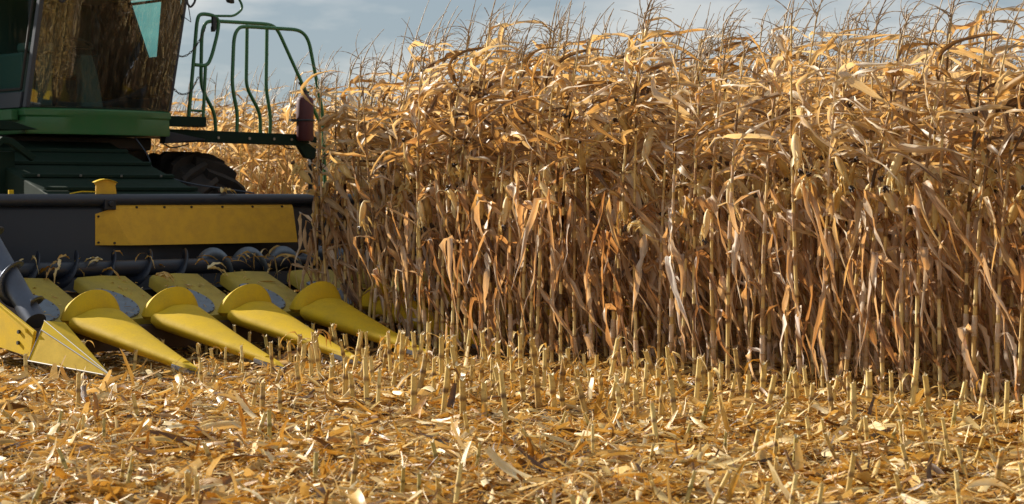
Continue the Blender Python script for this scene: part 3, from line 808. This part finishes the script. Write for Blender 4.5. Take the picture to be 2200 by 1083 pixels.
def make_plant(g, hero=True):
    """one dry corn plant in its own frame, wind blowing towards +x; returns NB per part"""
    H = g.uniform(2.12, 2.44)
    N = 13
    hs = np.cumsum([0.03] + [0.09, 0.12] + [H / 12.6 * g.uniform(.9, 1.1) for _ in range(N - 3)])
    hs = hs / hs[-1] * H
    lx, ly = g.gauss(0.02, .04), g.gauss(0, .03)
    bend = g.uniform(.06, .20)
    def axis(z):
        u = z / H
        return np.array([lx * u * H * .6 + bend * u ** 2.6, ly * u * H, z - .03 * u * u])
    st, lf, ts = NB(), NB(), NB()
    r0 = g.uniform(.0132, .0168)
    zs, rs, tn = [-0.03], [r0 * 1.1], [.3]
    base_t = g.uniform(.5, .78)
    for i, h in enumerate(hs):
        f = 1 - .62 * (h / H)
        tt = base_t + g.uniform(-.14, .14) + (0.12 if i < 7 and g.random() < .35 else 0)
        if hero:
            zs += [h - .014, h - .004, h + .006, h + .018]; rs += [r0 * f, r0 * f * 1.22, r0 * f * 1.18, r0 * f * .95]; tn += [tt - .10, .20, .30, tt]
            if i + 1 < len(hs):
                m = h + (hs[i + 1] - h) * .62
                zs += [m]; rs += [r0 * f * .93]; tn += [tt]
        else:
            zs += [h]; rs += [r0 * f]; tn += [tt]
    zs.append(H + .22); rs.append(.0035); tn.append(.35)
    st.grid(tube_rings([axis(z) for z in zs], rs, 8 if hero else 4), np.array(tn), wrap=True)
    # leaves
    phi = g.uniform(0, PI)
    seg, cols = (14, 5) if hero else (7, 3)
    lo = 1 if hero else 2
    order = list(range(lo, N)) + ([4, 5, 6, 7, 8, 9, 10, 11] if hero else [4, 6, 8, 10, 11])
    for i in order:
        h = hs[i]; u = h / H
        if g.random() < (.22 if u < .35 else .04): continue
        az = phi + (i % 2) * PI + g.gauss(0, .38)
        tone = min(.98, max(.04, g.gauss(.58, .25)))
        Wd = g.uniform(.017, .035) * (0.85 if u < .2 else 1)
        if u < .62:                       # lower blades hang limp beside the stalk, leaning downwind
            L = g.uniform(.60, 1.10) * (0.8 if u < .25 else 1)
            L = min(L, h * 1.2 + .15)
            el = g.uniform(.3, 1.15)
            k1 = g.uniform(.06, .22)
            kk = [(k1, g.uniform(1.6, 4.0), g.uniform(-.1, 1.0), g.gauss(0, .3))]
            if g.random() < .5: kk.append((g.uniform(.4, .8), g.uniform(.0, .8), g.gauss(.15, .4), g.gauss(0, .3)))
            G = leaf_grid(g, axis(h), az, el, L, Wd, g.uniform(1.0, 4.0), (g.uniform(-.2, 2.4), g.gauss(-.2, .5)), seg, cols, kk, fold=g.uniform(.25, 1.1), twist=2.4, wave=.36)
            G[..., 2] = np.maximum(G[..., 2], 0.015)
            if u < .4: tone -= .04
        else:                             # upper blades stand out and stream with the wind, creased here and there
            L = g.uniform(.55, 1.08) * (1.0 if u < .9 else .72)
            el = g.uniform(.35, 1.2)
            kk = [(g.uniform(.08, .3), g.uniform(.0, .8), g.uniform(.1, 1.2), g.gauss(-.1, .4))]
            if g.random() < .5: kk.append((g.uniform(.35, .7), g.uniform(.3, 1.5), g.uniform(-.1, .9), g.gauss(0, .3)))
            if g.random() < .2: kk.append((g.uniform(.6, .85), g.uniform(-.6, 1.5), g.gauss(.2, .7), g.gauss(0, .5)))
            G = leaf_grid(g, axis(h), az, el, L, Wd, g.uniform(-.2, 1.9), (g.uniform(.6, 3.0), g.gauss(-.1, .5)), seg, cols, kk, fold=g.uniform(.25, 1.1), twist=2.6, wave=.30)
            tone -= .03
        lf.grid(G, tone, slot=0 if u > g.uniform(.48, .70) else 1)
        if hero and g.random() < .7:      # sheath still clasping the stalk
            hh = np.linspace(h - .01, min(h + .12, H), 4)
            ra = [r0 * (1 - .62 * z / H) * 1.28 for z in hh]
            lf.grid(tube_rings([axis(z) for z in hh], ra, 7), np.clip(tone + .05, 0, 1), wrap=True)
    # tassel
    top = axis(H + .17)
    spike = g.uniform(.18, .46)
    wx = g.uniform(.1, 1.1)
    def strand(p, d, L, r, n, droop, wnd, k):
        pts, rad = [np.array(p)], [r]
        d = np.array(d, float)
        for i in range(n):
            d = d + np.array([wnd, g.gauss(0, .12), -droop]) / n; d /= np.linalg.norm(d)
            pts.append(pts[-1] + d * L / n); rad.append(r * (1.25 if i % 2 else .7) * (1 - .65 * (i + 1) / n))
        ts.grid(tube_rings(pts, rad, k), g.uniform(.1, .9), wrap=True)
    k = 5 if hero else 3
    strand(axis(H + .10), (.12, 0, 1), spike + .06, .0070, 12 if hero else 5, .1, wx, k)
    for _ in range(g.choice([0, 1, 2, 4, 6, 8]) if hero else 2):
        a = g.uniform(0, 2 * PI); e = g.uniform(.6, 1.25)
        strand(top + np.array([0, 0, g.uniform(-.06, .1)]), (math.cos(a) * math.cos(e), math.sin(a) * math.cos(e), math.sin(e)), g.uniform(.14, .28), .0040, 8 if hero else 4, g.uniform(.3, 1.6), wx * 1.4, 4 if hero else 3)
    # ear in its husk
    ears = []
    for i in ([7] if g.random() < .5 else [8]) + ([g.choice([6, 9])] if g.random() < .45 else []):
        h = hs[i]
        az = phi + (i % 2) * PI + g.gauss(0, .3)
        hangs = g.random() < .42
        e = g.uniform(-1.35, -.9) if hangs else g.uniform(.75, 1.35)
        d = np.array([math.cos(az) * math.cos(e), math.sin(az) * math.cos(e), math.sin(e)])
        rad = np.array([math.cos(az), math.sin(az), 0])
        p = axis(h) + rad * .02
        pts = [p, p + rad * .03 + np.array([0, 0, .012])]
        L = g.uniform(.20, .27); R0 = g.uniform(.026, .035)
        pts[-1] = pts[-1] + rad * .015; base = pts[-1]
        path = [p, base] + [base + d * L * t for t in (.1, .25, .45, .65, .82, .94, 1.05)]
        rr = [.007, .010, R0 * .75, R0 * .98, R0, R0 * .88, R0 * .62, R0 * .36, R0 * .2]
        husk, silk = NB(), NB()
        tone = g.uniform(.25, .99)
        husk.grid(tube_rings(path, rr, 10 if hero else 5), tone, wrap=True)
        if hero:
            for _ in range(6):
                a2 = g.uniform(0, 6.28)
                q = np.cross(d, [math.cos(a2), math.sin(a2), .3]); q /= np.linalg.norm(q)
                husk.grid(leaf_grid(g, base + d * L * g.uniform(.45, .8) + q * R0 * .8, math.atan2(d[1] + q[1] * .5, d[0] + q[0] * .5), math.asin(max(-.95, min(.95, d[2]))) * .8, g.uniform(.08, .19), g.uniform(.008, .018), 4, (1, 0), 6, 3, fold=.6, twist=1.5, wave=.35), min(1, tone + .1))
        for _ in range(7 if hero else 2):
            dd = d + np.array([g.gauss(0, .35) for _ in range(3)]); dd /= np.linalg.norm(dd)
            tip = base + d * L * 1.0
            silk.grid(tube_rings([tip, tip + dd * .025, tip + dd * .045 + np.array([.006, 0, -.006])], [.009, .008, .002], 4), g.uniform(0, 1), wrap=True)
        ears.append((husk, silk, hangs, tone))
    return dict(stalk=st, leaves=lf, tassel=ts, ears=ears, H=H)

# prototypes ---------------------------------------------------------------
NPROTO = 34
PROTO = []
for i in range(NPROTO):
    d = make_plant(rng, True)
    q = dict(stalk=d["stalk"].mesh("stalk", [M["stalk"]]), leaves=d["leaves"].mesh("leaves", [M["leaf"], M["old_shaded_leaf"]]), tassel=d["tassel"].mesh("tassel", [M["tassel"]]), ears=[])
    for husk, silk, hangs, tone in d["ears"]:
        q["ears"].append((husk.mesh("ear", [M["husk"]]), silk.mesh("silk", [M["silk"]]), hangs, tone))
    PROTO.append(q)

ORD = "first second third fourth fifth sixth seventh eighth ninth tenth eleventh twelfth thirteenth fourteenth fifteenth sixteenth seventeenth eighteenth nineteenth".split()
TENS = {2: "twent", 3: "thirt", 4: "fort", 5: "fift", 6: "sixt", 7: "sevent", 8: "eight", 9: "ninet"}
def ordinal(n):
    if n < 20: return ORD[n - 1]
    t, u = divmod(n, 10)
    return TENS[t] + ("ieth" if u == 0 else "y-" + ORD[u - 1])

def place_plant(a, b, row, label, group, tilt=(0, 0), sc=None, proto=None):
    q = PROTO[proto if proto is not None else rng.randrange(NPROTO)]
    p = W(a, b)
    root = empty("corn_plant", (p.x, p.y, ground_h(p.x, p.y) - .01 if abs(p.x) < 8 and 6 < p.y < 24 else 0), rng.gauss(0, .45))
    root.rotation_euler.x, root.rotation_euler.y = tilt[0] + rng.gauss(0, .02), tilt[1] + rng.gauss(0, .025)
    s = sc or rng.uniform(.96, 1.09)
    root.scale = (s, s, s)
    tag(root, label, "corn plant", group)
    for part, nm in (("stalk", "stalk"), ("leaves", "leaves"), ("tassel", "tassel")):
        o = bpy.data.objects.new(nm, q[part]); COL.objects.link(o); o.parent = root
    for em, sm, hangs, tone in q["ears"]:
        o = bpy.data.objects.new("ear", em); COL.objects.link(o); o.parent = root
        k = bpy.data.objects.new("silk", sm); COL.objects.link(k); k.parent = o
    return root

# ------------------------------------------------------------------ standing corn
ROW0, DROW = 3.42, 0.76
cand = []                                  # every plant of the field: (row, a, b)
for r in range(26):
    a = ROW0 + DROW * r
    back = (2.35, 2.5, 2.3, 2.1)[r] if r < 4 else 24.0
    b = -8.5
    gap = 0.165 if r < 8 else 0.24
    while b < back:
        cand.append((r, a + rng.gauss(0, .025), b + rng.gauss(0, .025)))
        b += gap * rng.uniform(.8, 1.2) * (.72 if r < 2 and -1.2 < b < 2.4 else 1)
def in_view(a, b, m=30):
    p = W(a, b)
    if p.y < 5: return False
    x, _ = pix((p.x, p.y, 0))
    return -m < x < 2200 + m
def seen(r, a, b):
    if not in_view(a, b): return False
    x, _ = pix(W(a, b))
    return x > 385
vis = [c for c in cand if seen(*c)]
vis.sort(key=lambda c: (0 if c[0] < 2 else 1, W(c[1], c[2]).y))
hero = set(vis[:300])
ROWN = ["front row", "second row", "third row", "fourth row"]
row_seq = {}
for c in sorted(hero, key=lambda c: (c[0], -c[2])):
    r, a, b = c
    row_seq[r] = row_seq.get(r, 0) + 1
    n = row_seq[r]
    pi = rng.randrange(NPROTO)
    ears = PROTO[pi]["ears"]
    look = "dry corn plant"
    if ears:
        look = ("dry corn plant with a drooping ear" if ears[0][2] else ("dry corn plant with a pale upright ear" if ears[0][3] > .7 else "dry corn plant with a tan upright ear"))
    if r < 3:
        lab = f"{look}, {ordinal(n)} along the {ROWN[r]} from the header"
    elif b > 2.5:
        lab = "dry golden corn plant standing beyond the combine's platform rails"
    else:
        lab = f"dry corn plant in the dense field behind its front rows, {'fourth' if r == 3 else 'fifth or later'} row"
    tilt, sc = (0, 0), None
    if r == 0 and b > 0.8:                  # stalks being drawn into the row units
        tilt = (rng.gauss(-.04, .08), rng.gauss(-.02, .12)); sc = rng.uniform(.98, 1.08)
    if sc is None and -2.5 < b < 3.5 and r < 6:
        sc = rng.uniform(.99, 1.09) * (1 + .05 * min(1, (b + 2.5) / 2.5))
    place_plant(a, b, r, lab, "corn plants of the standing field", tilt, sc, pi)

# the rest of the field as one mass of lighter plants
def build_mass():
    LOW = []
    for i in range(18):
        d = make_plant(rng, False)
        parts = []
        for nb, slot in ((d["stalk"], 1), (d["leaves"], 0), (d["tassel"], 2)):
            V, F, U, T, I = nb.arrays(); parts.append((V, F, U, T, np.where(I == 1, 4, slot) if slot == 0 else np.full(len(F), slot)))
        for husk, silk, h, t in d["ears"]:
            V, F, U, T, I = husk.arrays(); parts.append((V, F, U, T, np.full(len(F), 3)))
        off = 0; VV, FF, UU, TT, II = [], [], [], [], []
        for V, F, U, T, I in parts:
            VV.append(V); FF.append(F + off); UU.append(U); TT.append(T); II.append(I); off += len(V)
        LOW.append(tuple(np.concatenate(x) for x in (VV, FF, UU, TT, II)))
    AV, AF, AU, AT, AI = [], [], [], [], []
    off = 0
    for c in cand:
        if c in hero: continue
        r, a, b = c
        p = W(a, b)
        if p.y < 6 or abs(p.x / p.y) > .42: continue
        V, F, U, T, I = LOW[rng.randrange(18)]
        ang, s = rng.gauss(0, .5), rng.uniform(.95, 1.13)
        tx, ty = rng.gauss(0, .03), rng.gauss(.01, .03)
        ca, sa = math.cos(ang), math.sin(ang)
        x = (V[:, 0] * ca - V[:, 1] * sa) * s + V[:, 2] * ty + p.x
        y = (V[:, 0] * sa + V[:, 1] * ca) * s + V[:, 2] * tx + p.y
        AV.append(np.stack([x, y, V[:, 2] * s], 1)); AF.append(F + off); AU.append(U); AT.append(np.clip(T + rng.gauss(0, .08), 0, 1)); AI.append(I)
        off += len(V)
    me = np_mesh("standing_corn", np.concatenate(AV), np.concatenate(AF), np.concatenate(AU), np.concatenate(AT), [M["leaf"], M["stalk"], M["tassel"], M["husk"], M["old_shaded_leaf"]], np.concatenate(AI))
    o = bpy.data.objects.new("standing_corn", me); COL.objects.link(o)
    tag(o, "deep mass of dry standing corn filling the field behind the front rows", "corn field", kind="stuff")
build_mass()

# ------------------------------------------------------------------ stubble
def stub_proto(g, green):
    nb = NB()
    h = g.uniform(.19, .27); r = g.uniform(.0122, .0165)
    n = 8
    z = [-.05, 0, .03, .05, .07, h * .5, h * .56, h * .6, h * .66, h - .004, h]
    base = g.uniform(.45, .8)
    tn = [.2, .3, base - .15, base, base, base, .15, .25, base, base + .05, base + .1]
    rr = [r * 1.2, r * 1.15, r * 1.1, r * 1.02, r, r * .95, r * 1.15, r * 1.12, r * .96, r * .94, r * .98]
    lx, ly = g.gauss(0, .10), g.gauss(0, .10)
    G = tube_rings([(lx * zz, ly * zz, zz) for zz in z], rr, n)
    cut = np.array([g.uniform(-.012, .012) for _ in range(n)])
    G[-1, :, 2] += cut; G[-2, :, 2] += cut * .6
    nb.grid(G, np.array(tn), wrap=True, slot=0)
    top = G[-1]; c = top.mean(0) - np.array([0, 0, .006])
    nb.grid(np.stack([top, c + (top - c) * .35 + np.array([0, 0, .002]), np.repeat(c[None], n, 0)], 0), g.uniform(.3, .95), wrap=True, slot=1)
    # torn sheath strips and frayed fibres
    for _ in range(g.randint(1, 3)):
        a = g.uniform(0, 6.28)
        zz = g.uniform(.05, h)
        nb.grid(leaf_grid(g, (lx * zz + math.cos(a) * r, ly * zz + math.sin(a) * r, zz), a, g.uniform(.1, 1.2), g.uniform(.06, .18), g.uniform(.006, .016), g.uniform(4, 12), (g.gauss(0, 2), g.gauss(0, 2)), 6, 3, fold=.6, wave=.3), g.uniform(.2, .9), slot=2)
    for _ in range(4):
        a = g.uniform(0, 6.28)
        p = np.array([lx * h + math.cos(a) * r * .9, ly * h + math.sin(a) * r * .9, h - .006])
        q = p + np.array([g.gauss(0, .012), g.gauss(0, .012), g.uniform(.01, .03)])
        nb.grid(tube_rings([p, (p + q) / 2 + .002, q], [.0022, .0018, .0006], 3), g.uniform(.5, 1), wrap=True, slot=2)
    return nb.mesh("corn_stub", [M["green_stub"] if green else M["stub"], M["pith"], M["residue"]])
STUBS = [(stub_proto(rng, False), "tan") for _ in range(16)] + [(stub_proto(rng, True), "greenish") for _ in range(6)]

def build_stubble():
    spots = []
    for k in range(12):
        a = 2.66 - DROW * k
        b = 3.0
        while b > -9:
            b -= 0.150 * rng.uniform(.8, 1.25)
            p = W(a + rng.gauss(0, .025), b)
            x, y = pix((p.x, p.y, 0.0))
            if not (-20 < x < 2220 and y < 1150): continue
            if b > 1.7 and k < 4: continue
            keep = (.99, .98, .95, .62, .45, .40, .40, .35, .35, .35, .35, .35)[k] * (.6 if x < 620 else 1)
            if rng.random() > keep: continue
            spots.append((k, p, x, y))
    spots = sorted(spots, key=lambda s: s[1].y)[:330]
    if len(spots) > 298: spots = spots[:298]
    seq = {}
    for k, p, x, y in sorted(spots, key=lambda s: (s[0], s[2])):
        seq[k] = seq.get(k, 0) + 1
        near = p.y < 11.8
        me, kind = STUBS[rng.randrange(16)] if rng.random() > (.22 if near else .04) else STUBS[16 + rng.randrange(6)]
        o = bpy.data.objects.new("corn_stub", me); COL.objects.link(o)
        o.location = (p.x, p.y, ground_h(p.x, p.y))
        tl = .20 if near else .07
        o.rotation_euler = (rng.gauss(0, tl), rng.gauss(0, tl), rng.uniform(0, 6.28))
        s = rng.uniform(.85, 1.25) * (.72 if near else (.85 if x < 620 else 1.05))
        o.scale = (s * rng.uniform(.9, 1.15), s, s)
        
        row = "row beside the standing corn" if k == 0 else f"{ordinal(k + 1)} row out from the standing corn"
        tag(o, f"{kind} stub, {ordinal(seq[k])} from the left, {row}", "corn stub", "cut corn stubs of the stubble")
build_stubble()

# ------------------------------------------------------------------ chopped residue on the ground
def build_residue():
    Vs, Fs, Us, Ts = [], [], [], []
    off = [0]
    def area(n, ymax=16.5, pw=1.0):
        if ymax < 0:                       # the wider cut field round the patch nearest the camera
            x = nrng.uniform(-16, 12, n); y = nrng.uniform(3.5, 34, n)
            aa = (x - HX) * HC + (y - HY) * HS
            k = (aa < 3.2) & ~((np.abs(x) < .285 * y) & (y > 8.4) & (y < 16.5))
            return x[k], y[k]
        y = 8.4 + (ymax - 8.4) * nrng.random(n) ** pw
        x = (nrng.random(n) * 2 - 1) * .30 * y
        # local header frame: the residue thins out under the snouts and between the standing stalks
        aa = (x - HX) * HC + (y - HY) * HS; bb = -(x - HX) * HS + (y - HY) * HC
        thin = ((aa > -.4) & (aa < 3.2) & (bb > -.85 + .12 * np.sin(aa * 7))) | (aa > 3.15)
        patch = np.array([mnoise.noise((px * 1.3, py * 1.9, 20.0)) for px, py in zip(x, y)])
        keep = np.where(thin, nrng.random(n) > np.where(aa > 3.15, .8, .68), nrng.random(n) < np.clip(.74 + patch * 1.2, .2, 1))
        return x[keep], y[keep]
    gh = np.vectorize(ground_h)
    def strips(n, Lr, Wr, rows, cols, tone, curl, pitch, roll, zmax, stand=0.0, ymax=16.5):
        x, y = area(n, ymax); n = len(x)
        z0 = gh(x, y) + zmax * nrng.random(n) ** 1.6
        # heaps
        L = nrng.uniform(*Lr, n) ; Wd = nrng.uniform(*Wr, n)
        yaw = nrng.uniform(0, 2 * PI, n)
        pit = nrng.normal(0, pitch, n); rol = nrng.normal(0, roll, n)
        st = nrng.random(n) < stand
        pit = np.where(st, nrng.uniform(.5, 1.3, n), pit)
        cu = nrng.normal(0, curl, n)
        cv = nrng.normal(0, .5, n)
        bend = nrng.normal(0, .22, n)
        d = np.stack([np.cos(yaw) * np.cos(pit), np.sin(yaw) * np.cos(pit), np.sin(pit)], 1)
        s = np.stack([-np.sin(yaw), np.cos(yaw), np.zeros(n)], 1)
        nn = np.cross(d, s)
        s2 = s * np.cos(rol)[:, None] + nn * np.sin(rol)[:, None]
        n2 = np.cross(d, s2)
        G = np.zeros((n, rows, cols, 3))
        for i in range(rows):
            t = i / (rows - 1) - .5
            wd = Wd * (1 - .75 * np.clip((i / (rows - 1) - .3) / .7, 0, 1) ** 2 * nrng.uniform(.3, 1.0, n))
            c = np.stack([x, y, z0], 1) + d * (L * t)[:, None] + n2 * (L * cu * .45 * (t * t - .1))[:, None] + s2 * (L * bend * t * t)[:, None]
            for j in range(cols):
                u = (j / (cols - 1) - .5) * 2 if cols > 1 else 0
                G[:, i, j] = c + s2 * (wd * u)[:, None] + n2 * (wd * cv * (u * u - .3) * .8)[:, None] + n2 * (Wd * .12 * nrng.normal(0, 1, n))[:, None]
        up = np.where(st, L * .4, 0) 
        G[..., 2] += up[:, None, None]
        low = G[..., 2].reshape(n, -1).min(1)
        lift = np.clip((z0 - .012) - low, 0, .05)
        G[..., 2] += lift[:, None, None] * .8
        idx = np.arange(rows * cols).reshape(rows, cols)
        q = np.stack([idx[:-1, :-1], idx[:-1, 1:], idx[1:, 1:], idx[1:, :-1]], -1).reshape(-1, 4)
        F = (q[None] + (np.arange(n) * rows * cols)[:, None, None]).reshape(-1, 4) + off[0]
        uu, vv = np.meshgrid(np.linspace(0, 1, cols), np.linspace(0, 1, rows))
        U = np.broadcast_to(np.stack([uu, vv], -1)[None], (n, rows, cols, 2)).reshape(-1, 2)
        T = np.repeat(np.clip(nrng.normal(tone[0], tone[1], n), 0.02, .99), rows * cols)
        Vs.append(G.reshape(-1, 3)); Fs.append(F); Us.append(U); Ts.append(T); off[0] += n * rows * cols
    strips(24000, (.06, .20), (.004, .012), 5, 3, (.50, .32), .45, .19, .5, .05, .015)
    strips(15000, (.08, .25), (.009, .022), 6, 4, (.58, .30), .5, .18, .42, .055, .01)
    strips(1300, (.14, .30), (.018, .034), 7, 4, (.66, .28), .7, .18, .42, .055, .015)
    strips(34000, (.03, .10), (.003, .008), 3, 3, (.54, .32), .45, .28, .8, .045, .015)
    strips(30000, (.05, .20), (.0011, .0026), 4, 2, (.56, .30), .6, .28, .9, .06, .03)
    strips(20000, (.012, .035), (.003, .008), 2, 2, (.70, .28), .2, .35, .9, .045)
    strips(5000, (.08, .26), (.005, .014), 4, 3, (.40, .25), .4, .3, .7, .03, .04, ymax=22)
    strips(90000, (.06, .22), (.006, .018), 3, 3, (.54, .30), .45, .19, .5, .05, .015, ymax=-1)
    me = np_mesh("crop_residue", np.concatenate(Vs), np.concatenate(Fs), np.concatenate(Us), np.concatenate(Ts), M["residue"])
    o = bpy.data.objects.new("crop_residue", me); COL.objects.link(o)
    tag(o, "layer of chopped straw coloured leaves, husks and stalk bits over the cut field", "crop residue", kind="stuff")
build_residue()

# loose husks and blades lying on the header
def build_husks():
    spots = [((1.62, 2.90, .80), "curled tan husk lying on the cross auger by the third hood", .9, 2.6),
             ((1.95, 2.55, .66), "narrow dry blade lodged between the second and third hoods", .3, .5),
             ((2.62, 2.72, .70), "pale torn husk resting at the back of the fourth hood", 1.0, .1),
             ((3.2, 3.36, 1.40), "dry leaf scrap caught on the beam's top", .6, 1.4)]
    for (a, b, z), lab, tone, yaw in spots:
        nb = NB()
        for k in range(3):
            nb.grid(leaf_grid(rng, (0, 0, 0), yaw + rng.gauss(0, .5), rng.uniform(.1, .6), rng.uniform(.16, .26), rng.uniform(.018, .03), 2.2, (.3, 0), 8, 5, fold=.7, wave=.3), min(.98, tone * rng.uniform(.8, 1.1)))
        o = bpy.data.objects.new("loose_husk", nb.mesh("loose_husk", [M["husk"]])); COL.objects.link(o)
        o.location = W(a, b, z)
        tag(o, lab, "husk", "loose husks on the header")
build_husks()

def build_chaff():
    nb = NB()
    for k in range(260):
        i = rng.randint(1, 6); c = 0.76 * i
        if rng.random() < .75:
            b = rng.uniform(1.75, 2.75); a = c + rng.uniform(-.24, .25); z = 0.66 - 0.37 * (2.74 - b) + .018
        else:
            b = rng.uniform(2.85, 3.3); a = rng.uniform(.2, 5.5); z = rng.uniform(.52, .58) if b < 3.2 else .62
        L = rng.uniform(.02, .09) if rng.random() < .85 else rng.uniform(.12, .22)
        nb.grid(leaf_grid(rng, W(a, b, z), rng.uniform(0, 6.28), rng.gauss(-.05, .15), L, rng.uniform(.002, .010), .2, (0, 0), 4, 3, fold=.5), rng.uniform(.2, .98))
    for k in range(70):                   # longer torn leaves caught round the auger and along the back of the hoods
        a = rng.uniform(.9, 4.6) if k < 45 else rng.uniform(3.0, 4.8)
        b = rng.uniform(2.70, 3.12); z = .66 + .15 * rng.random() if b < 2.95 else .79 + .05 * rng.random()
        nb.grid(leaf_grid(rng, W(a, b, z), rng.uniform(0, 6.28), rng.uniform(-.4, .9), rng.uniform(.12, .38), rng.uniform(.006, .022), rng.uniform(1, 4), (.3, 0), 9, 3, fold=.7, wave=.3), rng.uniform(.2, .95))
    o = bpy.data.objects.new("header_chaff", nb.mesh("header_chaff", [M["residue"]])); COL.objects.link(o)
    tag(o, "dry leaf chaff scattered over the header's hoods and auger trough", "chaff", kind="stuff")
build_chaff()
